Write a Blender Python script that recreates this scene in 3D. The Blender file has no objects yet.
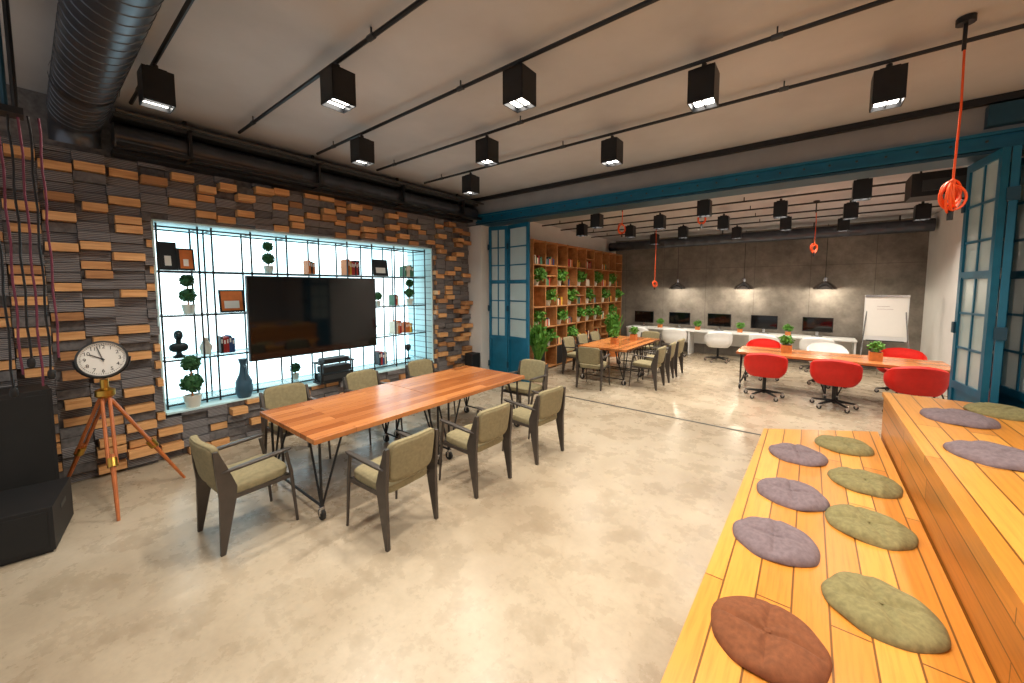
import bpy, math, random
from mathutils import Vector, Matrix, Euler
random.seed(7)
PI=math.pi
def C(r,g,b):
    def l(c):
        c/=255.0
        return c/12.92 if c<=.04045 else ((c+.055)/1.055)**2.4
    return (l(r),l(g),l(b),1)
# ---------------------------------------------------------------- materials
def newmat(name):
    m=bpy.data.materials.new(name); m.use_nodes=True
    nt=m.node_tree; bs=nt.nodes['Principled BSDF']
    return m,nt,bs
def N(nt,t,**k):
    n=nt.nodes.new(t)
    for a,b in k.items(): setattr(n,a,b)
    return n
def noise(nt,vec,scale,detail=4,rough=.55):
    n=N(nt,'ShaderNodeTexNoise'); n.inputs['Scale'].default_value=scale; n.inputs['Detail'].default_value=detail; n.inputs['Roughness'].default_value=rough
    nt.links.new(vec,n.inputs['Vector']); return n.outputs['Fac']
def ramp(nt,fac,stops):
    r=N(nt,'ShaderNodeValToRGB'); e=r.color_ramp.elements
    while len(e)<len(stops): e.new(.5)
    for i,(p,c) in enumerate(stops): e[i].position=p; e[i].color=c
    nt.links.new(fac,r.inputs['Fac']); return r.outputs['Color']
def mix(nt,a,b,fac,mode='MIX'):
    m=N(nt,'ShaderNodeMix',data_type='RGBA',blend_type=mode)
    for s,v in ((6,a),(7,b),(0,fac)):
        if hasattr(v,'links'): nt.links.new(v,m.inputs[s])
        else: m.inputs[s].default_value=v
    return m.outputs[2]
def coords(nt,scale=(1,1,1),rot=(0,0,0),kind='Object'):
    t=N(nt,'ShaderNodeTexCoord'); m=N(nt,'ShaderNodeMapping'); m.inputs['Scale'].default_value=scale; m.inputs['Rotation'].default_value=rot
    nt.links.new(t.outputs[kind],m.inputs['Vector']); return m.outputs['Vector']
def bump(nt,bs,h,st=.2,d=.01):
    b=N(nt,'ShaderNodeBump'); b.inputs['Strength'].default_value=st; b.inputs['Distance'].default_value=d
    nt.links.new(h,b.inputs['Height']); nt.links.new(b.outputs['Normal'],bs.inputs['Normal'])
def plain(name,col,rough=.5,metal=0,var=.12,scale=12,em=0,emc=None,bmp=0,alpha=1,coat=0):
    m,nt,bs=newmat(name); v=coords(nt); n=noise(nt,v,scale)
    dark=tuple(c*(1-var) for c in col[:3])+(1,); lite=tuple(min(1,c*(1+var)) for c in col[:3])+(1,)
    nt.links.new(ramp(nt,n,[(.3,dark),(.7,lite)]),bs.inputs['Base Color'])
    bs.inputs['Roughness'].default_value=rough; bs.inputs['Metallic'].default_value=metal
    bs.inputs['Coat Weight'].default_value=coat
    if em: bs.inputs['Emission Color'].default_value=emc or col; bs.inputs['Emission Strength'].default_value=em
    if bmp: bump(nt,bs,noise(nt,v,scale*14,2),bmp,.004)
    bs.inputs['Alpha'].default_value=alpha
    return m
def planks(name,along,across,base,dark,lite,width,length,rough=.35,seam=.006,grain=1.0):
    m,nt,bs=newmat(name); t=N(nt,'ShaderNodeTexCoord'); s=N(nt,'ShaderNodeSeparateXYZ'); nt.links.new(t.outputs['Object'],s.inputs[0])
    c=N(nt,'ShaderNodeCombineXYZ'); nt.links.new(s.outputs[along],c.inputs['X']); nt.links.new(s.outputs[across],c.inputs['Y'])
    b=N(nt,'ShaderNodeTexBrick'); b.offset=.37; b.inputs['Scale'].default_value=1; b.inputs['Brick Width'].default_value=length; b.inputs['Row Height'].default_value=width
    b.inputs['Mortar Size'].default_value=seam/2; b.inputs['Mortar Smooth'].default_value=.1; b.inputs['Bias'].default_value=0
    b.inputs['Color1'].default_value=dark; b.inputs['Color2'].default_value=lite; b.inputs['Mortar'].default_value=tuple(x*.3 for x in dark[:3])+(1,)
    nt.links.new(c.outputs[0],b.inputs['Vector'])
    mp=N(nt,'ShaderNodeMapping'); nt.links.new(c.outputs[0],mp.inputs['Vector']); mp.inputs['Scale'].default_value=(1.2,22,1)
    n=noise(nt,mp.outputs[0],2.2,6,.65)
    g=ramp(nt,n,[(.3,(.62,.55,.48,1)),(.55,(1,1,1,1)),(.8,(1.0,.95,.85,1))])
    col=mix(nt,b.outputs['Color'],g,.55*grain,'MULTIPLY')
    nt.links.new(col,bs.inputs['Base Color']); bs.inputs['Roughness'].default_value=rough
    bump(nt,bs,b.outputs['Fac'],-.3,.003)
    return m
M={}
M['black']=plain('black_metal',C(30,30,32),.42,.3)
M['blackmat']=plain('black_matte',C(20,20,22),.6)
M['duct']=plain('dark_painted_duct',C(74,78,86),.3,.7,.1,5)
M['darkgrey']=plain('dark_grey_steel',C(62,64,66),.45,.4)
M['steelleg']=plain('chair_leg_steel',C(74,67,62),.4,.3)
M['olive']=plain('olive_fabric',C(136,125,94),.9,0,.14,30,bmp=.4)
M['cpurple']=plain('mauve_linen',C(122,106,110),.95,0,.2,40,bmp=.7)
M['cgreen']=plain('olive_linen',C(132,123,82),.95,0,.2,40,bmp=.7)
M['cbrown']=plain('rust_linen',C(126,74,44),.95,0,.2,40,bmp=.7)
M['red']=plain('red_upholstery',C(205,24,8),.6,0,.06,20,bmp=.2)
M['white']=plain('white_plastic',C(228,228,226),.35,0,.02)
M['whitewall']=plain('white_plaster',C(214,212,208),.8,0,.03,3)
M['blue']=plain('blue_painted_steel',C(12,98,128),.4,.2,.15,4)
M['bluedark']=plain('dark_teal_steel',C(22,66,86),.45,.2,.15,4)
M['orange']=plain('orange_cable',C(232,84,24),.5)
M['purple']=plain('purple_rope',C(112,52,72),.8)
M['leaf']=plain('leaf_green',C(84,138,44),.6,0,.35,25)
M['leafdk']=plain('topiary_green',C(44,94,50),.7,0,.35,25)
M['pot']=plain('wooden_planter',C(190,110,50),.6,0,.15,20)
M['whitepot']=plain('white_pot',C(215,212,200),.5,0,.03)
M['screen']=plain('glossy_screen',C(7,8,10),.06,0,.02,2)
M['chrome']=plain('brushed_steel',C(190,190,192),.22,1,.04)
M['rubber']=plain('rubber',C(22,22,22),.7)
M['paper']=plain('paper',C(238,236,230),.8,0,.01)
M['rubberblue']=plain('slate_blue_ceramic',C(52,84,104),.4)
M['bronze']=plain('dark_bronze',C(34,44,48),.4,.5)
M['lens']=plain('lamp_diffuser',C(255,250,240),.5,0,.01,em=14,emc=(1,.95,.86,1))
M['legwood']=plain('tripod_wood',C(176,96,44),.4,0,.2,9)
M['brass']=plain('brass',C(190,150,70),.3,1)
M['glass']=plain('frosted_pane',C(186,204,204),.25,0,.05,3,alpha=.75)
M['glassshelf']=plain('glass_shelf',C(190,220,222),.1,0,.02,3,alpha=.4)
m,nt,bs=newmat('backlit_opal_glass'); v=coords(nt); n=noise(nt,v,1.1,2)
col=ramp(nt,n,[(.3,(.55,.90,1,1)),(.66,(.88,.98,1,1))])
nt.links.new(col,bs.inputs['Emission Color']); nt.links.new(col,bs.inputs['Base Color']); bs.inputs['Emission Strength'].default_value=2.7; M['glowback']=m
m,nt,bs=newmat('polished_concrete_floor'); v=coords(nt)
a=noise(nt,v,.55,8,.6); b=noise(nt,v,3.2,8,.7); c2=noise(nt,v,28,4,.6)
base=ramp(nt,a,[(.3,C(150,133,112)),(.52,C(180,165,143)),(.72,C(198,185,165))])
d=ramp(nt,b,[(.36,(.72,.68,.64,1)),(.52,(.96,.95,.94,1)),(.7,(1,1,1,1))])
base=mix(nt,base,d,.7,'MULTIPLY'); e=ramp(nt,c2,[(.3,(.82,.82,.82,1)),(.6,(1,1,1,1))]); base=mix(nt,base,e,.6,'MULTIPLY')
mv=N(nt,'ShaderNodeTexVoronoi',feature='DISTANCE_TO_EDGE'); mv.inputs['Scale'].default_value=.45
wv=N(nt,'ShaderNodeVectorMath',operation='ADD'); nz=N(nt,'ShaderNodeTexNoise'); nz.inputs['Scale'].default_value=1.5; nt.links.new(v,nz.inputs['Vector']); nt.links.new(v,wv.inputs[0]); nt.links.new(nz.outputs['Color'],wv.inputs[1]); nt.links.new(wv.outputs[0],mv.inputs['Vector'])
base=mix(nt,base,ramp(nt,mv.outputs['Distance'],[(0,(.84,.8,.76,1)),(.006,(1,1,1,1))]),.5,'MULTIPLY')
nt.links.new(base,bs.inputs['Base Color'])
rr=N(nt,'ShaderNodeMapRange'); nt.links.new(b,rr.inputs[0]); rr.inputs[3].default_value=.16; rr.inputs[4].default_value=.40; nt.links.new(rr.outputs[0],bs.inputs['Roughness'])
bump(nt,bs,b,.03,.01); M['floor']=m
m,nt,bs=newmat('raw_concrete_wall'); v=coords(nt)
a=noise(nt,v,.7,8,.65); b=noise(nt,v,4,8,.7)
base=ramp(nt,a,[(.3,C(98,92,85)),(.55,C(140,132,122)),(.75,C(168,159,147))])
base=mix(nt,base,ramp(nt,b,[(.35,(.62,.6,.58,1)),(.6,(1,1,1,1))]),.8,'MULTIPLY')
t=N(nt,'ShaderNodeTexCoord'); s=N(nt,'ShaderNodeSeparateXYZ'); nt.links.new(t.outputs['Object'],s.inputs[0]); cc=N(nt,'ShaderNodeCombineXYZ'); nt.links.new(s.outputs['X'],cc.inputs['X']); nt.links.new(s.outputs['Z'],cc.inputs['Y'])
br=N(nt,'ShaderNodeTexBrick'); br.offset=0; br.inputs['Scale'].default_value=1; br.inputs['Brick Width'].default_value=1.25; br.inputs['Row Height'].default_value=2.6; br.inputs['Mortar Size'].default_value=.006
br.inputs['Color1'].default_value=(1,1,1,1); br.inputs['Color2'].default_value=(.9,.9,.9,1); br.inputs['Mortar'].default_value=(.45,.45,.45,1); nt.links.new(cc.outputs[0],br.inputs['Vector'])
base=mix(nt,base,br.outputs['Color'],.8,'MULTIPLY'); nt.links.new(base,bs.inputs['Base Color']); bs.inputs['Roughness'].default_value=.75; bump(nt,bs,b,.2,.01); M['concrete']=m
m,nt,bs=newmat('ceiling_plaster'); v=coords(nt); a=noise(nt,v,.8,6,.6); nt.links.new(ramp(nt,a,[(.3,C(172,173,176)),(.7,C(192,193,196))]),bs.inputs['Base Color']); bs.inputs['Roughness'].default_value=.55; M['ceil']=m
M['beamgrey']=plain('beam_grey',C(142,142,142),.7,0,.08,3)
m,nt,bs=newmat('charcoal_ribbed_block'); v=coords(nt); w=N(nt,'ShaderNodeTexWave',wave_type='BANDS',bands_direction='Z'); w.inputs['Scale'].default_value=18; w.inputs['Distortion'].default_value=.6; nt.links.new(v,w.inputs['Vector'])
nt.links.new(ramp(nt,w.outputs['Fac'],[(.2,C(84,82,84)),(.7,C(142,138,139))]),bs.inputs['Base Color']); bs.inputs['Roughness'].default_value=.7; bump(nt,bs,w.outputs['Fac'],.5,.01); M['char']=m
m,nt,bs=newmat('charcoal_block_2'); v=coords(nt); n=noise(nt,v,20,5); nt.links.new(ramp(nt,n,[(.3,C(82,80,80)),(.7,C(118,114,114))]),bs.inputs['Base Color']); bs.inputs['Roughness'].default_value=.75; M['char2']=m
def grainmat(name,c1,c2,sc,rough=.45):
    m,nt,bs=newmat(name); v=coords(nt,sc); n=noise(nt,v,3,6,.65); nt.links.new(ramp(nt,n,[(.32,c1),(.66,c2)]),bs.inputs['Base Color']); bs.inputs['Roughness'].default_value=rough; return m
M['wblock']=grainmat('oak_block',C(196,138,84),C(232,180,124),(8,1,14))
M['wblock2']=grainmat('brown_oak_block',C(152,106,68),C(192,140,92),(8,1,14))
M['shelfwood']=grainmat('shelf_wood',C(160,106,60),C(200,144,90),(3,3,3))
M['benchY']=planks('bench_planks_top',1,0,None,C(202,128,46),C(230,162,72),.145,2.2,.3,.009)
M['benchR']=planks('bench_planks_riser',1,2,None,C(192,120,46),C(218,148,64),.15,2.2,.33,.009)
M['tableY']=planks('table_wood_long',1,0,None,C(152,86,42),C(200,130,76),.11,1.1,.22,.002,1.3)
# ---------------------------------------------------------------- mesh builder
class MB:
    def __init__(s): s.v=[];s.f=[];s.m=[];s.mats=[]
    def add(s,vs,fs,mat,T=None):
        if mat not in s.mats: s.mats.append(mat)
        k=s.mats.index(mat); o=len(s.v)
        for p in vs:
            p=Vector(p)
            if T is not None: p=T@p
            s.v.append(p)
        for f in fs: s.f.append([i+o for i in f]); s.m.append(k)
    def box(s,a,b,mat,T=None):
        x0,y0,z0=a;x1,y1,z1=b
        s.add([(x0,y0,z0),(x1,y0,z0),(x1,y1,z0),(x0,y1,z0),(x0,y0,z1),(x1,y0,z1),(x1,y1,z1),(x0,y1,z1)],
              [(0,3,2,1),(4,5,6,7),(0,1,5,4),(1,2,6,5),(2,3,7,6),(3,0,4,7)],mat,T)
    def cb(s,c,d,mat,T=None): s.box([c[i]-d[i]/2 for i in range(3)],[c[i]+d[i]/2 for i in range(3)],mat,T)
    def prism(s,poly,z0,z1,mat,T=None):
        n=len(poly); vs=[(x,y,z0) for x,y in poly]+[(x,y,z1) for x,y in poly]
        s.add(vs,[list(range(n))[::-1],list(range(n,2*n))]+[(i,(i+1)%n,n+(i+1)%n,n+i) for i in range(n)],mat,T)
    def path(s,pts,r,mat,n=8,T=None,closed=False):
        pts=[Vector(p) for p in pts]; rs=r if isinstance(r,(list,tuple)) else [r]*len(pts)
        vs=[];fs=[];prev=None;L=len(pts)
        for i,p in enumerate(pts):
            if closed: d=(pts[(i+1)%L]-pts[i-1]).normalized()
            else: d=(pts[min(i+1,L-1)]-pts[max(i-1,0)]).normalized()
            if prev is None:
                ref=Vector((0,0,1)) if abs(d.z)<.9 else Vector((1,0,0)); a=d.cross(ref).normalized()
            else: a=(prev-d*prev.dot(d)).normalized()
            prev=a; b=d.cross(a)
            for k in range(n):
                t=2*PI*k/n; vs.append(p+(a*math.cos(t)+b*math.sin(t))*rs[i])
        for i in range(L if closed else L-1):
            j=(i+1)%L
            for k in range(n): fs.append((i*n+k,i*n+(k+1)%n,j*n+(k+1)%n,j*n+k))
        if not closed: fs.append(list(range(n))[::-1]); fs.append([(L-1)*n+k for k in range(n)])
        s.add(vs,fs,mat,T)
    def lathe(s,prof,mat,n=24,T=None,cap=True):
        vs=[];fs=[]
        for r,z in prof:
            for k in range(n): t=2*PI*k/n; vs.append((r*math.cos(t),r*math.sin(t),z))
        for i in range(len(prof)-1):
            for k in range(n): fs.append((i*n+k,i*n+(k+1)%n,(i+1)*n+(k+1)%n,(i+1)*n+k))
        if cap: fs.append(list(range(n))[::-1]); fs.append([(len(prof)-1)*n+k for k in range(n)])
        s.add(vs,fs,mat,T)
    def surf(s,fn,nu,nv,mat,T=None,wrap=False):
        vs=[fn(i/nu,j/nv) for j in range(nv+1) for i in range(nu if wrap else nu+1)]
        W=nu if wrap else nu+1; fs=[]
        for j in range(nv):
            for i in range(nu): fs.append((j*W+i,j*W+(i+1)%W,(j+1)*W+(i+1)%W,(j+1)*W+i))
        s.add(vs,fs,mat,T)
    def pad(s,c,d,mat,e=.35,T=None,fn=None,nu=28,nv=14):
        def pw(x): return math.copysign(abs(x)**e,x)
        def g(u,v):
            w=2*PI*u; h=-PI/2+PI*v
            x=d[0]/2*pw(math.cos(h))*pw(math.cos(w)); y=d[1]/2*pw(math.cos(h))*pw(math.sin(w)); z=d[2]/2*pw(math.sin(h))
            if fn: x,y,z=fn(x,y,z)
            return (c[0]+x,c[1]+y,c[2]+z)
        s.surf(g,nu,nv,mat,T,True)
    def leaves(s,c,r,n,size,mat,ell=(1,1,1),shell=.75):
        for _ in range(n):
            d=Vector((random.gauss(0,1),random.gauss(0,1),random.gauss(0,1))).normalized()
            p=Vector(c)+Vector((d.x*ell[0],d.y*ell[1],d.z*ell[2]))*r*random.uniform(shell,1)
            T=Matrix.Translation(p)@Euler((random.uniform(0,6),random.uniform(0,6),random.uniform(0,6))).to_matrix().to_4x4()
            k=size*random.uniform(.7,1.2)
            s.add([(-k*.35,0,0),(0,-k*.6,0),(k*.35,0,0),(0,k*.7,k*.12)],[(0,1,2,3)],mat,T)
    def blades(s,base,n,length,width,mat,spread=.6,droop=.5):
        for _ in range(n):
            a=random.uniform(0,2*PI); L=length*random.uniform(.6,1.1); o=Vector((math.cos(a),math.sin(a),0)); pr=Vector((-o.y,o.x,0)); sp=spread*random.uniform(.3,1)
            vs=[];K=5
            for i in range(K+1):
                t=i/K; p=Vector(base)+o*(L*sp*t)+Vector((0,0,L*(t-droop*t*t*sp))); w=width*math.sin(PI*(.12+.85*t))
                vs+= [p-pr*w/2,p+pr*w/2]
            s.add(vs,[(2*i,2*i+1,2*i+3,2*i+2) for i in range(K)],mat)
    def mesh(s,name):
        me=bpy.data.meshes.new(name); me.from_pydata([tuple(p) for p in s.v],[],s.f); me.update()
        for m in s.mats: me.materials.append(m)
        me.polygons.foreach_set('material_index',s.m); me.polygons.foreach_set('use_smooth',[True]*len(s.f))
        me.set_sharp_from_angle(angle=math.radians(38)); return me
    def obj(s,name,loc=(0,0,0),rz=0,bevel=0,parent=None,solid=0):
        me=s.mesh(name); return place(me,name,loc,rz,bevel,parent,solid)
def place(me,name,loc=(0,0,0),rz=0,bevel=0,parent=None,solid=0):
    o=bpy.data.objects.new(name,me); bpy.context.collection.objects.link(o); o.location=loc; o.rotation_euler=(0,0,rz)
    if solid:
        md=o.modifiers.new('solid','SOLIDIFY'); md.thickness=solid
    if bevel:
        md=o.modifiers.new('bevel','BEVEL'); md.width=bevel; md.segments=2; md.limit_method='ANGLE'; md.angle_limit=math.radians(50)
    if parent: o.parent=parent
    return o
def empty(name,loc=(0,0,0),rz=0):
    o=bpy.data.objects.new(name,None); bpy.context.collection.objects.link(o); o.location=loc; o.rotation_euler=(0,0,rz); return o
# ---------------------------------------------------------------- camera
h=2.0; f=380.0
cam=bpy.data.cameras.new('camera'); co=bpy.data.objects.new('camera',cam); bpy.context.collection.objects.link(co)
cam.sensor_width=36; cam.lens=f/1024*36; cam.shift_y=-25.5/1024; cam.clip_start=.05
co.location=(0,0,h); co.rotation_euler=(PI/2-math.radians(4.2),0,math.radians(38.0)); bpy.context.scene.camera=co
# ---------------------------------------------------------------- room shell
WX=-5.9; CH=3.87
b=MB(); b.box((-6.9,-3,-.1),(4.3,12.95,0),M['floor']); b.obj('floor')
b=MB(); b.box((-5.5,6.05,0),(2.1,6.09,.004),M['darkgrey']); b.obj('trim_floor_track')
b=MB()
W0,W1,Z0,Z1=.92,4.97,.52,2.78
b.box((-6.7,-3,0),(WX,W0,CH),M['char2']); b.box((-6.7,W1,0),(WX,5.98,CH),M['char2'])
b.box((-6.7,W0,0),(WX,W1,Z0),M['char2']); b.box((-6.7,W0,Z1),(WX,W1,CH),M['char2'])
b.box((-6.9,-3,0),(-6.7,6.3,CH),M['char2']); b.obj('wall_left')
b=MB(); b.box((-6.9,-3,CH),(4.3,6.0,4.1),M['ceil']); b.obj('ceiling')
b=MB(); b.box((-6.9,6.3,3.62),(4.3,12.95,4.1),M['ceil']); b.obj('ceiling_back_room')
b=MB(); b.box((-5.6,12.8,0),(2.3,12.95,3.62),M['concrete']); b.obj('wall_back')
b=MB(); b.box((-5.6,6.3,0),(-5.4,12.8,3.62),M['whitewall']); b.obj('wall_left_back_room')
b=MB(); b.box((2.1,6.3,0),(2.3,12.8,3.62),M['whitewall']); b.obj('wall_right_back_room')
b=MB(); b.box((2.1,6.0,0),(4.3,6.3,3.32),M['whitewall']); b.obj('wall_right_infill')
b=MB(); b.box((4.15,-3,0),(4.3,6.0,CH),M['whitewall']); b.obj('wall_right')
b=MB(); b.box((-6.7,5.98,0),(-5.5,6.3,3.32),M['whitewall']); b.obj('wall_column')
b=MB(); b.box((-6.7,6.0,3.35),(4.3,6.3,4.1),M['beamgrey'])
b.box((-5.6,5.93,3.36),(4.15,5.998,3.39),M['blue']); b.box((-5.6,5.97,3.36),(4.15,5.998,3.53),M['blue']); b.box((-5.6,5.93,3.50),(4.15,5.998,3.53),M['blue'])
b.box((-5.6,5.93,3.32),(4.15,6.33,3.35),M['bluedark'])
for i in range(40):
    x=-5.4+i*.24; b.lathe([(.012,0),(.012,.012),(.004,.016)],M['darkgrey'],8,Matrix.Translation((x,5.97,3.45))@Matrix.Rotation(PI/2,4,'X'))
b.box((-5.9,5.9,3.80),(4.15,5.97,3.865),M['black'])
b.box((1.3,5.9,3.58),(4.15,5.997,3.78),M['bluedark'])
b.obj('ceiling_beam')
b=MB(); b.box((-6.69,W0,Z0),(-6.66,W1,Z1),M['glowback']); b.obj('window_1')
b=MB(); wl=plain('niche_lining',C(200,232,236),.6,0,.02)
b.box((-6.65,W1-.02,Z0),(WX+.02,W1,Z1),wl); b.box((-6.65,W0,Z0),(WX+.02,W0+.02,Z1),wl); b.box((-6.65,W0+.02,Z0),(WX+.06,W1-.02,Z0+.02),wl); b.box((-6.65,W0+.02,Z1-.02),(WX+.02,W1-.02,Z1),wl)
for i in range(20):
    z=Z0+.06+i*.11; b.box((-6.64,W1-.026,z),(WX,W1-.02,z+.008),M['rubberblue'])
b.obj('trim_window_niche')
# staggered block cladding, column by column
b=MB(); cw,ch=.225,.098; rnd=random.Random(11); prevcol=[]
y=-2.0
while y<5.95:
    w=cw*rnd.choice([.9,1,1,1.12]); y0,y1=y,min(y+w,5.97); y+=w
    if y1-y0<.05: break
    z=-rnd.choice([0,.033,.066]); was=0; col=[]
    while z<3.37:
        hh=ch; a0,a1=max(z,0)+.003,min(z+hh,3.38)-.003; zc=z+hh/2; z+=hh
        if a1-a0<.02: continue
        p0,p1=y0,y1
        if a1>Z0 and a0<Z1:
            if y0<W0 and y1>W0: p1=W0
            elif y0<W1 and y1>W1: p0=W1
            elif y0>=W0 and y1<=W1:
                if a0<Z0 and Z0-a0>.02: a1=Z0
                elif a1>Z1 and a1-Z1>.02: a0=Z1
                else: was=0; continue
        if p1-p0<.03: continue
        pr=.46 if y0<2.5 else .6
        if was==1: pr*=.5
        elif was>1: pr*=.1
        if any(abs(q-zc)<.06 for q in prevcol): pr*=.5
        if rnd.random()<pr and a1-a0>.06:
            d=rnd.choice([.03,.06,.09,.12,.15]); s0=rnd.choice([.0,.0,.02,.035])
            b.box((WX,p0+.008+s0,a0+.006),(WX+.02+d,p1-.006,a1-.006),M['wblock'] if rnd.random()<(.85 if y0<3 else .55) else M['wblock2'])
            b.box((WX,p0,a0),(WX+.02,p1,a1),M['char2']); was+=1; col.append(zc)
        else:
            d=rnd.choice([.015,.03,.05,.07,.1]); b.box((WX,p0,a0),(WX+d,p1-.003,a1),M['char'] if rnd.random()<.8 else M['char2']); was=0
    prevcol=col
b.obj('trim_block_cladding')
# ---------------------------------------------------------------- ducts & conduits
b=MB()
def spiral(b,p0,p1,r,mat,n=28,rib=.12):
    p0=Vector(p0);p1=Vector(p1);d=(p1-p0);L=d.length;q=d.to_track_quat('Z','Y').to_matrix().to_4x4(); T=Matrix.Translation(p0)@q
    prof=[];z=0
    while z<L-rib:
        prof+=[(r,z),(r,z+rib*.86),(r*1.025,z+rib*.9),(r*1.025,z+rib*.96)]; z+=rib
    prof.append((r,L)); b.lathe(prof,mat,n,T)
spiral(b,(-5.45,.39,3.62),(3.6,.39,3.62),.175,M['duct'])
for x in (-4.6,-2.6,-.6): b.box((x,.38,3.79),(x+.03,.4,CH-.005),M['black']); b.lathe([(.19,0),(.19,.05)],M['black'],28,Matrix.Translation((x,.39,3.62))@Matrix.Rotation(PI/2,4,'Y'),cap=False)
b.path([(-5.4,.39,3.62),(-5.52,.39,3.62),(-5.62,.39,3.56),(-5.68,.39,3.47),(-5.7,.39,3.4)],.172,M['duct'],24)
b.obj('spiral_air_duct')
b=MB(); spiral(b,(-5.62,.64,3.55),(-5.62,5.9,3.55),.12,M['duct'],22,.3); b.box((-5.88,.64,3.385),(-5.66,5.9,3.43),M['black']); b.box((-5.78,.64,3.70),(-5.5,5.9,3.74),M['darkgrey'])
b.box((-5.46,.64,3.4),(-5.40,5.9,3.44),M['black']); b.path([(-5.36,.64,3.72),(-5.36,5.9,3.72)],.02,M['darkgrey'])
for y in (1.2,2.6,4.0,5.4): b.box((-5.64,y,3.67),(-5.6,y+.03,CH-.005),M['black']); b.box((-5.66,y,3.4),(-5.4,y+.03,3.42),M['black']); b.box((-5.46,y,3.44),(-5.42,y+.03,3.7),M['black']); b.box((-5.64,y,3.70),(-5.34,y+.03,3.72),M['black']); b.lathe([(.13,0),(.13,.04)],M['black'],22,Matrix.Translation((-5.62,y,3.55))@Matrix.Rotation(-PI/2,4,'X'),cap=False)
b.obj('wall_air_duct')
YS=[.745,1.64,2.53,3.43,4.34]; XS=[-4.2,-3.05,-1.9,-.74,.42,1.57]; CZ=3.80
for k,y in enumerate(YS):
    b=MB(); b.path([(-5.3,y,CZ),(4.1,y,CZ)],.017,M['black'])
    for i in range(4):
        x=-4.9+i*2.3; b.path([(x,y,CZ),(x+.07,y,CZ)],.022,M['darkgrey']); b.box((x+.03,y-.005,CZ),(x+.04,y+.005,CH-.002),M['darkgrey'])
    b.obj('ceiling_conduit')
b=MB(); s=.096; HH=.255
for (x0,x1,y0,y1) in ((-s,-s+.008,-s,s),(s-.008,s,-s,s),(-s,s,-s,-s+.008),(-s,s,s-.008,s)): b.box((x0,y0,0),(x1,y1,HH),M['black'])
b.box((-s,-s,HH-.02),(s,s,HH),M['black']); b.box((-s+.008,-s+.008,.05),(s-.008,s-.008,.06),M['blackmat'])
b.cb((0,0,.04),(.14,.15,.02),M['lens']); b.box((-.004,-s,.015),(.004,s,.035),M['black'])
b.box((-.06,-.06,HH),(.06,.06,HH+.02),M['black']); b.path([(0,0,HH),(0,0,HH+.06)],.02,M['black']); dl=b.mesh('ceiling_downlight')
def downlight(x,y,z,e,sz=.14):
    o=place(dl,'ceiling_downlight',(x,y,z)); l=bpy.data.lights.new('downlight_bulb','AREA'); l.energy=e; l.size=sz; l.shape='SQUARE'; l.color=(1,.92,.79); l.spread=math.radians(135)
    lo=bpy.data.objects.new('bulb',l); bpy.context.collection.objects.link(lo); lo.location=(0,0,-.003); lo.parent=o
for j,y in enumerate(YS):
    for i,x in enumerate(XS):
        if (i+j)%2==0: downlight(x,y,3.46,20)
for (x,y) in [(.5,7.1),(-1.45,7.1),(-3.4,7.1),(-.45,8.0),(-2.45,8.0),(-4.2,8.0),(.5,8.9),(-1.45,8.9),(-3.4,8.9),(-.45,9.8),(-2.45,9.8),(.5,10.7),(-1.45,10.7),(-3.4,10.7),(1.5,8.0),(1.5,9.8)]: downlight(x,y,3.2,20)
for y in (7.1,8.0,8.9,9.8,10.7):
    b=MB(); b.path([(-5.3,y,3.54),(2.05,y,3.54)],.016,M['black']); 
    for x in (-4.8,-1,1.9): b.box((x,y-.008,3.54),(x+.015,y+.008,3.615),M['black'])
    b.obj('back_room_conduit')
b=MB(); spiral(b,(-5.3,12.1,3.36),(2.05,12.1,3.36),.14,M['duct'],20,.3); 
for x in (-4,-2,0,1.5): b.box((x,12.09,3.49),(x+.03,12.11,3.615),M['black'])
b.obj('back_room_air_duct')
b=MB(); b.box((1.0,7.3,3.2),(1.95,7.75,3.5),M['blackmat']); b.box((1.1,7.28,3.26),(1.85,7.3,3.4),M['darkgrey'])
for x in (1.1,1.8): b.box((x,7.5,3.5),(x+.02,7.52,3.615),M['black'])
b.obj('air_conditioning_unit')
# ---------------------------------------------------------------- display shelf in niche
b=MB(); ys=[.98,1.36,1.5,1.93,2.38,2.84,3.3,3.75,4.2,4.4,4.9]; zs=[.58,1.12,1.66,2.2,2.72]; X0,X1=-6.38,-6.02
for y in ys:
    for x in (X0,X1): b.box((x-.009,y-.009,Z0+.02),(x+.009,y+.009,Z1-.02),M['black'])
for z in zs:
    for x in (X0,X1): b.box((x-.009,ys[0],z-.009),(x+.009,ys[-1],z+.009),M['black'])
    for y in ys: b.box((X0,y-.008,z-.008),(X1,y+.008,z+.008),M['black'])
    if z<2.7: b.box((X0,ys[0],z+.009),(X1,ys[-1],z+.016),M['glassshelf'])
b.obj('display_shelf')
SH=lambda k: zs[k]+.017
def topiary(loc,sc=1,two=True):
    b=MB(); b.lathe([(.05,0),(.07,.11),(.06,.11),(.055,.09)],M['whitepot'],16); b.path([(0,0,.08),(0,0,.4 if two else .24)],.008,M['pot'])
    def ball(z,r):
        b.pad((0,0,z),(r*1.7,r*1.7,r*1.7),M['leafdk'],1,nu=12,nv=8); b.leaves((0,0,z),r,240,.03,M['leafdk'],shell=.8)
    if two: ball(.22,.085); ball(.40,.07)
    else: ball(.22,.095)
    o=b.obj('topiary_plant',loc); o.scale=(sc,)*3
topiary((-6.2,1.27,SH(2)),1.05); topiary((-6.2,2.2,SH(3)),.95); topiary((-6.2,4.66,SH(2)),1.05); topiary((-6.2,3.96,SH(2)),.8,False)
topiary((-5.93,1.2,Z0+.02),1.35,True)
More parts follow.
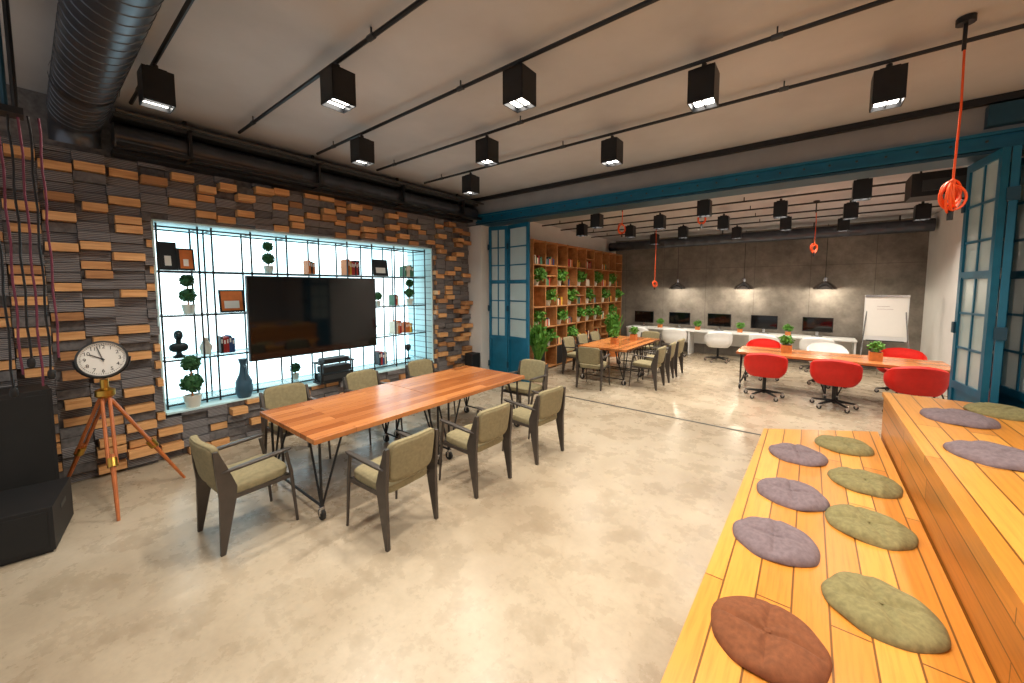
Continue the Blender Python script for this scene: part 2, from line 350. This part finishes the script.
bk=[plain('book_'+n,c,.6) for n,c in (('black',C(25,25,28)),('orange',C(205,110,45)),('yellow',C(220,180,50)),('red',C(170,40,35)),('blue',C(40,70,120)),('cream',C(220,210,190)),('green',C(60,110,80)))]
def spines(loc,n,col,hh=.26):
    b=MB(); y=0
    for i in range(n):
        t=random.uniform(.022,.045); c=random.choice(col); H=hh*random.uniform(.85,1.05); b.box((-.09,y,0),(.09,y+t*.93,H),c); b.box((.0901,y+t*.2,H*.6),(.091,y+t*.7,H*.85),M['paper']); y+=t
    b.obj('books',loc)
def frame(loc,w,hh,c,rz=0):
    b=MB(); T=Matrix.Rotation(-.15,4,'Y'); b.box((0,-w/2,0),(.02,w/2,hh),M['blackmat'],T); b.box((.02,-w/2+.02,.02),(.024,w/2-.02,hh-.02),c,T); b.box((.024,-w/2+.05,.05),(.026,w/2-.06,hh*.5),M['paper'],T); b.box((-.1,-.01,0),(-.0,.01,.015),M['blackmat']); b.obj('picture_frame',loc,rz)
frame((-6.12,1.09,SH(3)),.17,.34,bk[0]); frame((-6.08,1.25,SH(3)),.16,.27,bk[1]); spines((-6.2,3.33,SH(3)),8,bk[1:4]+bk[:1],.26); spines((-6.2,2.72,SH(3)),3,bk[:2],.2); spines((-6.2,4.24,SH(1)),4,bk,.24)
frame((-6.15,1.72,SH(2)),.28,.3,bk[1]); frame((-6.15,4.0,SH(3)),.3,.3,bk[0]); spines((-6.2,3.9,SH(0)),5,bk,.24)
spines((-6.2,1.56,SH(1)),5,bk[:5],.22); spines((-6.2,4.5,SH(1)),5,bk[:3],.2); spines((-6.2,4.5,SH(3)),5,bk[2:],.22); spines((-6.2,4.25,SH(2)),3,bk,.2)
topiary((-6.2,2.5,SH(0)),.8,False); topiary((-6.2,3.84,SH(1)),.8,False)
def bust(loc,sc):
    b=MB(); b.lathe([(.07,0),(.07,.03),(.035,.05),(.03,.09)],M['bronze'],18); b.pad((0,0,.15),(.12,.22,.14),M['bronze'],.8); b.path([(0,0,.2),(.01,0,.27)],.032,M['bronze'],12); b.pad((.015,0,.33),(.13,.105,.15),M['bronze'],.95); b.pad((.08,0,.32),(.03,.02,.03),M['bronze'],1,nu=10,nv=6)
    o=b.obj('bust_sculpture',loc); o.scale=(sc,)*3
bust((-6.15,1.14,SH(1)),.85)
b=MB(); b.lathe([(.07,0),(.1,.08),(.095,.22),(.05,.32),(.035,.44),(.055,.52)],M['rubberblue'],20); b.path([(.05,0,.45),(.11,0,.38),(.08,0,.25)],.012,M['rubberblue']); b.obj('ceramic_vase',(-5.92,1.74,Z0+.02))
b=MB(); b.lathe([(.04,0),(.05,.02),(.015,.05),(.012,.16),(.05,.2),(.06,.26),(.03,.3)],M['blackmat'],18); b.obj('table_trophy',(-6.2,4.6,SH(0)))
b=MB(); b.lathe([(.05,0),(.07,.1),(.03,.18),(.025,.22)],M['whitepot'],18); b.obj('white_vase',(-6.2,1.42,SH(1)))
b=MB(); b.box((-.12,-.28,0),(.12,.28,.02),M['blackmat']); 
for x in(-.11,.09):
    for y in(-.26,.24): b.box((x,y,.02),(x+.02,y+.02,.3),M['black'])
b.box((-.1,-.24,.03),(.11,.24,.14),M['blackmat']); b.box((.11,-.22,.05),(.115,.22,.12),M['darkgrey']); b.box((-.1,-.22,.16),(.11,.22,.25),M['blackmat']); b.box((-.12,-.28,.3),(.12,.28,.32),M['blackmat']); b.box((-.1,-.2,.32),(.1,.2,.37),M['blackmat'])
b.obj('media_console',(-5.88,2.95,Z0+.02))
b=MB(); b.box((-5.76,1.76,1.04),(-5.7,3.6,2.16),M['black']); b.box((-5.7,1.775,1.06),(-5.697,3.585,2.145),M['screen']); b.box((-5.82,2.2,1.3),(-5.76,3.2,1.9),M['blackmat'])
b.box((-6.0,2.36,1.5),(-5.82,2.4,1.54),M['black']); b.box((-6.0,3.28,1.5),(-5.82,3.32,1.54),M['black']); b.box((-5.84,2.2,1.46),(-5.8,3.4,1.56),M['black']); b.obj('wall_television',bevel=.004)
# ---------------------------------------------------------------- tables
def caster(b,x,y,z=0,r=.042):
    T=Matrix.Translation((x,y,r))@Matrix.Rotation(PI/2,4,'X'); b.lathe([(r*.5,-.014),(r,-.014),(r,.014),(r*.5,.014)],M['rubber'],18,T); b.box((x-.02,y-.02,r*1.3),(x+.02,y+.02,2*r+.02),M['chrome']); b.box((x-.012,y-.024,r*.7),(x+.012,y-.018,r*2),M['chrome']); b.box((x-.012,y+.018,r*.7),(x+.012,y+.024,r*2),M['chrome'])
def table(w,l,mat,two=1):
    b=MB(); seg=l/two
    for k in range(two):
        y0=-l/2+k*seg
        b.box((-w/2,y0+.002,.705),(w/2,y0+seg-.002,.75),mat)
        b.box((-w/2+.1,y0+.1,.675),(-w/2+.14,y0+seg-.1,.705),M['black']); b.box((w/2-.14,y0+.1,.675),(w/2-.1,y0+seg-.1,.705),M['black'])
        for sy,yy in ((1,y0+.08),(-1,y0+seg-.08)):
            for sx in (-1,1):
                x=sx*(w/2-.08); caster(b,x,yy,0,.05)
                b.path([(x,yy,.1),(x,yy,.705)],.012,M['black'])
                b.path([(x,yy,.1),(x-sx*.2,yy,.705)],.010,M['black'])
                b.path([(x,yy,.1),(x,yy+sy*.2,.705)],.010,M['black'])
            b.box((-w/2+.06,yy-.02,.69),(w/2-.06,yy+.02,.705),M['black']); b.path([(-w/2+.1,yy,.12),(w/2-.1,yy,.12)],.011,M['black'])
    return b
table(1.18,2.95,M['tableY'],2).obj('meeting_table',(-3.75,2.87,0),0,.005)
table(1.1,2.2,M['tableY'],2).obj('meeting_table',(-3.4,8.5,0),0,.005)
b=table(1.0,2.95,M['tableY'],2); b.obj('meeting_table',(.38,9.1,0),PI/2,.005)
# ---------------------------------------------------------------- dining chairs
b=MB()
b.pad((0,.0,.455),(.47,.48,.085),M['olive'],.35,fn=lambda x,y,z:(x,y,z-.10*x*x+.0+.05*y))
b.pad((0,-.25,.67),(.46,.06,.34),M['olive'],.3,fn=lambda x,y,z:(x,y+.75*x*x-.04-.16*z,z+.0))
b.pad((0,-.262,.67),(.44,.05,.31),M['olive'],.3,fn=lambda x,y,z:(x,y+.75*x*x-.04-.16*z,z+.0))
for sx in (-1,1):
    T=Matrix(((0,0,1,sx*.25-.014),(1,0,0,0),(0,1,0,0),(0,0,0,1)))
    b.prism([(-.285,0),(-.255,0),(-.17,.40),(-.16,.50),(-.215,.66),(-.27,.80),(-.30,.80),(-.29,.6),(-.275,.44)],0,.028,M['steelleg'],T)
    b.path([(sx*.25,.27,0),(sx*.245,.235,.45),(sx*.25,.2,.63)],[.011,.016,.014],M['steelleg'],10)
    b.box((sx*.235-.012,-.2,.395),(sx*.235+.012,.24,.425),M['steelleg'])
    T2=Matrix.Translation((sx*.26,0,.645))@Matrix.Rotation(.05,4,'X')
    b.pad((0,-.01,0),(.05,.50,.024),M['steelleg'],.5,T2,nu=18,nv=8)
b.box((-.24,-.19,.395),(.24,-.16,.425),M['steelleg']); b.box((-.24,.2,.395),(.24,.23,.425),M['steelleg'])
chair=b.mesh('dining_chair')
def ch(x,y,r): place(chair,'dining_chair',(x,y,0),r)
ch(-3.64,1.06,.05)
ch(-2.73,1.83,PI/2+.05); ch(-2.68,2.8,PI/2-.03); ch(-2.6,3.74,PI/2-.08)
ch(-4.62,1.85,-PI/2); ch(-4.62,2.85,-PI/2+.05); ch(-4.62,3.85,-PI/2); ch(-3.45,4.72,PI+.05)
ch(-2.55,7.75,PI/2); ch(-2.55,8.5,PI/2+.1); ch(-2.55,9.2,PI/2); ch(-3.4,7.05,.1); ch(-4.2,7.9,-PI/2); ch(-4.2,8.6,-PI/2); ch(-4.2,9.3,-PI/2); ch(-3.3,10.0,PI)
# ---------------------------------------------------------------- swivel tub chairs
def swivel(mat):
    b=MB()
    def H(th): 
        c=.5-.5*math.sin(th)
        return .06+.37*(c**.75)
    def sh(u,v,off=0):
        th=2*PI*u; s=.02+.98*v; r=(.33-off)*math.sin(min(1,s*1.2)*PI/2)**.75
        z=.40+off+H(th)*max(0,(s-.35)/.65)**1.2
        c,sn=math.cos(th),math.sin(th); k=(c**4+sn**4)**-.25; k=1+(k-1)*.6
        return (r*k*c*1.02,r*k*sn*.92*(1+.06*(s>.9)),z)
    b.surf(lambda u,v:sh(u,v,0),36,14,mat,wrap=True); b.surf(lambda u,v:sh(1-u,v,.03),36,14,mat,wrap=True)
    n=36
    vs=[sh(i/n,1,0) for i in range(n)]+[sh(i/n,1,.03) for i in range(n)]
    b.add(vs,[(i,(i+1)%n,n+(i+1)%n,n+i) for i in range(n)],mat)
    b.pad((0,.02,.455),(.52,.50,.09),mat,.6)
    b.path([(0,0,.09),(0,0,.40)],.028,M['black'],12); b.lathe([(.12,.385),(.12,.40)],M['black'],16)
    for k in range(5):
        a=k*2*PI/5+.3; x,y=math.cos(a)*.3,math.sin(a)*.3
        b.path([(0,0,.12),(x*.6,y*.6,.10),(x,y,.085)],[.026,.02,.014],M['black'],8); caster(b,x,y,0,.034)
    return b
rc=swivel(M['red']).mesh('swivel_chair'); wc=swivel(M['white']).mesh('swivel_chair')
for x,y,r in ((-.58,8.28,.1),(.4,8.25,-.05),(1.33,8.3,.1),(-.75,10.0,PI),(1.4,10.0,PI-.2)): place(rc,'swivel_chair',(x,y,0),r)
for x,y,r in ((.35,10.05,PI+.1),(-1.9,11.55,.3),(-4.1,11.6,0),(-3.05,11.6,.2),(-.85,11.6,-.2),(.2,11.6,0)): place(wc,'swivel_chair',(x,y,0),r)
# ---------------------------------------------------------------- desk + monitors
b=MB(); b.box((-4.7,12.1,.71),(.95,12.78,.75),M['white'])
for x in (-4.68,-2.8,-.95,.9): b.box((x,12.15,0),(x+.04,12.75,.71),M['white'])
b.box((-4.7,12.7,.3),(.95,12.74,.71),M['white']); b.obj('long_desk',bevel=.003)
b=MB(); b.box((-.31,-.015,.13),(.31,.015,.5),M['black']); b.box((-.295,-.018,.145),(.295,-.015,.485),M['screen']); b.box((-.03,.015,.01),(.03,.03,.3),M['chrome']); b.box((-.11,-.09,0),(.11,.09,.012),M['chrome']); mon=b.mesh('desktop_monitor')
for x in (-4.25,-3.15,-2.05,-.95,.2): place(mon,'desktop_monitor',(x,12.5,.75),random.uniform(-.1,.1))
b=MB(); b.box((-.22,-.07,0),(.22,.07,.018),M['white']); kb=b.mesh('keyboard')
for x in (-4.25,-3.15,-2.05,-.95,.2): place(kb,'keyboard',(x,12.23,.75))
def planter(loc,sz=.14,hh=.14,n=60,L=.22):
    b=MB(); s=sz/2; b.box((-s,-s,0),(s,s,hh),M['pot']); b.box((-s*.85,-s*.85,hh),(s*.85,s*.85,hh+.004),M['blackmat']); b.leaves((0,0,hh+L*.45),L*.5,n*3,.05,M['leaf'],(1.1,1.1,.9),.2); b.blades((0,0,hh),n//2,L,.02,M['leaf']); b.obj('potted_plant',loc)
for x,y in ((-.3,9.05),(.95,9.0)): planter((x,y,.75),.17,.15)
planter((-3.4,8.1,.75)); planter((-3.3,9.0,.75))
for x in (-3.7,-2.6,-1.5,-.4): planter((x,12.4,.75),.12,.1)
b=MB(); b.lathe([(.03,.3),(.05,.29),(.05,.2),(.09,.17),(.2,.09),(.25,0),(.24,0),(.19,.08),(.08,.155),(.03,.18)],M['chrome'],32,cap=False); b.path([(0,0,.28),(0,0,1.62)],.006,M['black']); b.pad((0,0,.09),(.1,.1,.12),M['lens'],1,nu=12,nv=8); pe=b.mesh('pendant_lamp')
for x in (-3.2,-1.45,.3):
    o=place(pe,'pendant_lamp',(x,12.35,1.97)); l=bpy.data.lights.new('pendant_bulb','POINT'); l.energy=36; l.shadow_soft_size=.05; l.color=(1,.88,.7); lo=bpy.data.objects.new('bulb',l); bpy.context.collection.objects.link(lo); lo.parent=o; lo.location=(0,0,-.01)
b=MB(); b.box((-.35,-.01,.85),(.35,.01,1.85),M['white']); b.box((-.33,-.016,.95),(.33,-.01,1.8),M['paper']); b.box((-.35,-.03,1.8),(.35,-.008,1.85),M['chrome']); b.box((-.3,-.06,.84),(.3,0,.86),M['darkgrey'])
for sx in(-1,1): b.path([(sx*.3,.01,1.6),(sx*.42,-.2,0)],.013,M['chrome'])
b.path([(0,.02,1.6),(0,.5,0)],.013,M['chrome']); 
for i in range(2): b.box((-.15,-.018,1.6-.06*i),(.05+.06*i,-.0165,1.604-.06*i),M['purple'])
b.obj('flip_chart',(1.33,11.5,0),.05)
# ---------------------------------------------------------------- bookshelf
b=MB(); XF,XB=-5.0,-5.38; cols=10; y0,y1=7.2,12.4; dy=(y1-y0)/cols; rows=[0.05,.55,1.05,1.55,2.05,2.55,3.1]
for i in range(cols+1): y=y0+i*dy; b.box((XB,y-.012,0),(XF,y+.012,3.12),M['shelfwood'])
for z in rows: b.box((XB,y0,z-.012),(XF,y1,z+.012),M['shelfwood'])
random.seed(3)
for i in range(cols):
    for j in range(6):
        r=random.random()
        mt=M['shelfwood'] if r<.25 and j>1 else (M['blackmat'] if r<.5 or j<2 else None)
        if mt: b.box((XB+.005,y0+i*dy+.012,rows[j]+.012),(XB+.015,y0+(i+1)*dy-.012,rows[j+1]-.012),mt)
        if j==0 and i%2==0: b.box((XF-.02,y0+i*dy+.012,rows[j]+.012),(XF-.005,y0+(i+1)*dy-.012,rows[j+1]-.012),M['blackmat'])
        if random.random()<.3:
            z=(rows[j]+rows[j+1])/2; b.box((XB,y0+i*dy,z-.01),(XF-.022,y0+(i+1)*dy,z+.01),M['shelfwood'])
b.obj('bookshelf')
ferns=((0,2),(1,3),(2,2),(2,4),(3,3),(4,4),(5,2),(5,3),(6,4),(7,3),(8,2),(9,3),(1,1),(3,1),(0,4),(4,2),(6,2),(8,4))
b=MB()
for i in range(cols):
    for j in range(1,6):
        if (i,j) in ferns: continue
        if random.random()<.88:
            y=y0+i*dy+.03; lim=y0+(i+1)*dy-.03-random.choice([0,.1,.2])
            while y<lim-.05:
                t=random.uniform(.025,.055); H=random.uniform(.14,.21); b.box((XB+.05,y,rows[j]+.013),(XF-.06,y+t*.95,rows[j]+.013+H),random.choice(bk)); y+=t
b.obj('shelf_books')
for (i,j) in ferns:
    b=MB(); b.lathe([(.06,0),(.09,.14),(.075,.14),(.07,.12)],M['whitepot'],16); b.leaves((0.08,0,.26),.2,150,.09,M['leaf'],(1.1,1,.8),.2); b.blades((0,0,.1),16,.38,.05,M['leaf'],.7,.8); b.obj('potted_fern',(-5.12,y0+(i+.5)*dy,rows[j]+.013))
def bigplant(loc,H):
    b=MB(); b.lathe([(.15,0),(.2,.36),(.17,.36),(.16,.32)],M['pot'],20); b.blades((0,0,.3),56,H,.09,M['leaf'],.36,.6); b.leaves((0,0,.3+H*.6),.25,200,.12,M['leaf'],(1,1,1.3),.2); b.obj('potted_palm',loc)
bigplant((-4.58,6.78,0),1.0); bigplant((-4.5,10.6,0),1.1)
# ---------------------------------------------------------------- doors
def leaf(b,p0,p1,z0,z1,rows=6,cols=2):
    p0=Vector(p0+(0,));p1=Vector(p1+(0,));d=(p1-p0);L=d.length;d.normalize(); T=Matrix(((d.x,-d.y,0,p0.x),(d.y,d.x,0,p0.y),(0,0,1,0),(0,0,0,1)))
    t=.025; s=.06
    b.box((0,-t,z0),(s,t,z1),M['blue'],T); b.box((L-s,-t,z0),(L,t,z1),M['blue'],T)
    for z,w in ((z0,.12),(z1-.08,.08),(z0+.9,.08),(z0+2.1,.06)): b.box((s,-t,z),(L-s,t,z+w),M['blue'],T)
    b.box((s,-.008,z0+.12),(L-s,.008,z0+.9),M['blue'],T); b.box((s,-.005,z0+.98),(L-s,.005,z1-.08),M['glass'],T)
    for i in range(1,cols): x=s+(L-2*s)*i/cols; b.box((x-.012,-.016,z0+.98),(x+.012,.016,z1-.08),M['blue'],T)
    for i in range(1,rows): z=z0+.98+(z1-z0-1.06)*i/rows; b.box((s,-.016,z-.012),(L-s,.016,z+.012),M['blue'],T)
    for z in (z0+.3,z0+1.5,z0+2.8): b.box((-.02,-t-.015,z),(.03,t+.015,z+.12),M['bluedark'],T)
b=MB(); leaf(b,(-5.46,6.2),(-5.02,6.28),.01,3.3); leaf(b,(-5.0,6.28),(-4.4,6.18),.01,3.3,6,1); b.obj('door_1')
b=MB(); leaf(b,(1.3,6.3),(1.38,5.66),.01,3.3); leaf(b,(1.44,5.66),(1.56,6.3),.01,3.3); leaf(b,(1.62,6.3),(1.72,5.66),.01,3.3); leaf(b,(1.78,5.66),(1.9,6.3),.01,3.3); b.obj('door_2')
# ---------------------------------------------------------------- benches
b=MB()
P1=[(-.43,-.6),(.65,-.6),(.65,5.6),(-.33,4.95)]
b.prism(P1,.405,.45,M['benchY']); b.prism([(-.38,-.6),(.65,-.6),(.65,5.5),(-.29,4.9)],0,.405,M['benchR'])
b.prism([(.62,-.6),(2.9,-.6),(2.9,5.56),(.66,5.56)],.855,.9,M['benchY']); b.prism([(.65,-.6),(2.9,-.6),(2.9,5.53),(.67,5.53)],0,.855,M['benchR'])
b.obj('tiered_wooden_bench')
def cushion(mat,seed):
    b=MB(); R=.222
    def g(u,v):
        th=2*PI*u; 
        if v<.25: r=R*(v/.25); z=0
        else:
            q=(v-.25)/.75; r=R*math.cos(q*PI/2)**.6 if q<1 else 0; rr=r/R
            z=.058*(1-rr**5)**.5*(1-.3*math.exp(-rr*rr*30))
            c=min(abs(math.sin(th*2+seed)),1); z-=.016*math.exp(-(c*rr*7)**2)*(rr>.02)*(1-rr**6)
            z+=.004*math.sin(th*3+rr*6+seed)+.0025*math.sin(th*7+rr*14+seed*2)*rr
        w=1+.015*math.sin(th*5+seed)+.01*math.sin(th*9)
        return (r*w*math.cos(th),r*w*math.sin(th),max(z,0))
    b.surf(g,64,34,mat,wrap=True); b.lathe([(.012,.03),(.014,.045),(.004,.05)],mat,10); return b
for i,(mt,x,y,z) in enumerate((('cbrown',-.08,1.93,.45),('cpurple',-.10,2.74,.45),('cpurple',-.04,3.45,.45),('cpurple',-.02,4.32,.45),('cgreen',.34,2.45,.45),('cgreen',.37,3.28,.45),('cgreen',.41,4.02,.45),('cgreen',.33,4.85,.45),('cpurple',1.03,4.75,.9),('cpurple',1.0,3.82,.9),('cgreen',1.38,5.22,.9))):
    cushion(M[mt],i*1.3).obj('seat_cushion',(x,y,z+.001),i*.7)
# ---------------------------------------------------------------- tripod clock
ck=empty('tripod_clock',(-5.16,.41,0),-.08)
b=MB(); hub=Vector((0,0,1.02))
for fx,fy in ((-.5,-.34),(.56,.02),(0.0,.52)):
    p=Vector((fx,fy,0)); b.path([p+Vector((0,0,.0)),p.lerp(hub,.5)],[.012,.02],M['legwood'],8)
    d=(hub-p).normalized(); sd=d.cross(Vector((0,0,1))).normalized()*.025
    b.path([p.lerp(hub,.42)+sd,hub+sd],.014,M['legwood'],8); b.path([p.lerp(hub,.42)-sd,hub-sd],.014,M['legwood'],8); b.path([p.lerp(hub,.4),p.lerp(hub,.47)],.036,M['brass'],10)
b.lathe([(.05,.98),(.07,1.0),(.07,1.05),(.03,1.07),(.03,1.15)],M['brass'],18); b.obj('tripod',parent=ck)
S=.80; CZc=1.345
b=MB(); T=Matrix(((0,0,S,0),(S,0,0,0),(0,S,0,CZc),(0,0,0,1)))
b.lathe([(.17,-.07),(.2,-.05),(.21,.03),(.215,.05),(.2,.055),(.195,.045),(.195,.03)],M['darkgrey'],48,T); b.lathe([(.195,.028),(.195,.032)],M['paper'],48,T)
b.path([(0,S*.225*math.sin(a),CZc-S*.225*math.cos(a)) for a in [-PI/2+i*PI/12 for i in range(13)]],.01,M['black'],8)
for k in range(60):
    a=k*PI/30; L=.018 if k%5==0 else .008; b.box((.178-L,-.0018,.032),(.18,.0018,.0345),M['blackmat'],T@Matrix.Rotation(a,4,'Z'))
b.box((-.02,-.005,.035),(.12,.005,.038),M['blackmat'],T@Matrix.Rotation(math.radians(148),4,'Z')); b.box((-.03,-.0035,.039),(.155,.0035,.042),M['blackmat'],T@Matrix.Rotation(math.radians(105),4,'Z')); b.lathe([(.01,.035),(.01,.045)],M['blackmat'],12,T)
b.obj('clock_head',parent=ck)
for k in range(1,13):
    c=bpy.data.curves.new('numeral','FONT'); c.body=str(k); c.size=.056; c.align_x='CENTER'; c.align_y='CENTER'; c.materials.append(M['blackmat']); c.extrude=.0005
    o=bpy.data.objects.new('numeral_%d'%k,c); bpy.context.collection.objects.link(o); o.parent=ck; a=PI/2-k*PI/6
    o.matrix_local=T@Matrix.Translation((.14*math.cos(a),.14*math.sin(a),.0335))
# speakers
b=MB(); b.box((-.3,-.3,.02),(.3,.3,.36),M['blackmat']); b.prism([(-.28,-.28),(.28,-.28),(.28,.28),(-.28,.28)],0,.02,M['rubber'])
b.box((.3,-.27,.05),(.306,.27,.33),M['rubber']); b.box((-.08,.3,.24),(.08,.303,.28),M['darkgrey']); b.obj('subwoofer_speaker',(-4.78,-.2,0),-.2,.02)
b=MB(); b.box((-.2,-.24,0),(.2,.24,1.1),M['blackmat']); b.box((.2,-.22,.05),(.206,.22,1.06),M['rubber'])
b.obj('tower_speaker',(-5.5,-.16,0),.1,.01)
b=MB(); b.box((-.11,-.12,0),(.11,.12,.62),M['blackmat']); b.box((-.1,-.13,.02),(.1,-.12,.6),M['rubber']); b.obj('tower_speaker',(-5.6,5.8,0),0,.008)
# ropes
b=MB()
for i in range(5): b.path([(-4.02+.02*i,-.13+.04*i,CH-.003),(-4.02+.02*i,-.13+.04*i,3.1)],.014,M['bluedark'] if i%2 else M['black'])
b.box((-4.06,-.15,3.08),(-3.92,.06,3.12),M['black'])
for i in range(6):
    y=-.08+i*.04; z=1.35+.09*(i%3); col=M['purple'] if i%2 else M['black']
    b.path([(-4.0+.004*math.sin(k*2+i),y+.004*math.cos(k*1.7+i),3.1-(3.1-z)*k/14) for k in range(15)],.006,col,6)
    if i%2==0: b.pad((-4.0,y,z-.02),(.04,.04,.07),M['blackmat'],.8,nu=10,nv=6)
b.obj('hanging_pulley_ropes')
def cable(x,y,ztop,zc,R=.085,n=7,name='hanging_cable_reel'):
    b=MB(); b.lathe([(.05,0),(.05,-.04)],M['black'],14,Matrix.Translation((x,y,ztop-.003))); b.path([(x,y,ztop-.04),(x+.01,y,(ztop+zc)/2),(x,y,zc+R)],.007,M['orange'],6)
    b.path([(x,y,ztop-.04),(x,y,ztop-.22)],.012,M['black'],6)
    for k in range(n):
        rr=R*random.uniform(.75,1.1); Mx=Matrix.Translation((x+random.uniform(-.012,.012),y,zc+random.uniform(-.02,.02)))@Matrix.Rotation(random.uniform(.3,1.4),4,'Z')@Matrix.Rotation(random.uniform(-.25,.25),4,'X')
        b.path([(rr*math.cos(a),0,rr*1.15*math.sin(a)) for a in [i*PI/12 for i in range(24)]],.0075,M['orange'],6,Mx,closed=True)
    b.pad((x,y,zc+R*1.1),(.03,.03,.05),M['orange'],.8,nu=10,nv=6)
    b.path([(x,y,zc-R*1.1),(x,y,zc-R*1.1-.08)],.016,M['blackmat'],8); b.obj(name)
cable(.77,4.12,CH,2.66,.085,10)
cable(-1.54,7.35,3.62,3.2,.07,4); cable(-2.78,6.85,3.62,3.1,.07,4); cable(.03,9.15,3.62,2.75,.07,4); cable(-2.9,9.2,3.62,2.1,.05,3)
# ---------------------------------------------------------------- world light
w=bpy.data.worlds.new('world'); bpy.context.scene.world=w; w.use_nodes=True; bg=w.node_tree.nodes['Background']; bg.inputs[0].default_value=(1,.98,.96,1); bg.inputs[1].default_value=.68
bpy.context.scene.view_settings.view_transform='Standard'
bpy.context.scene.view_settings.exposure=0
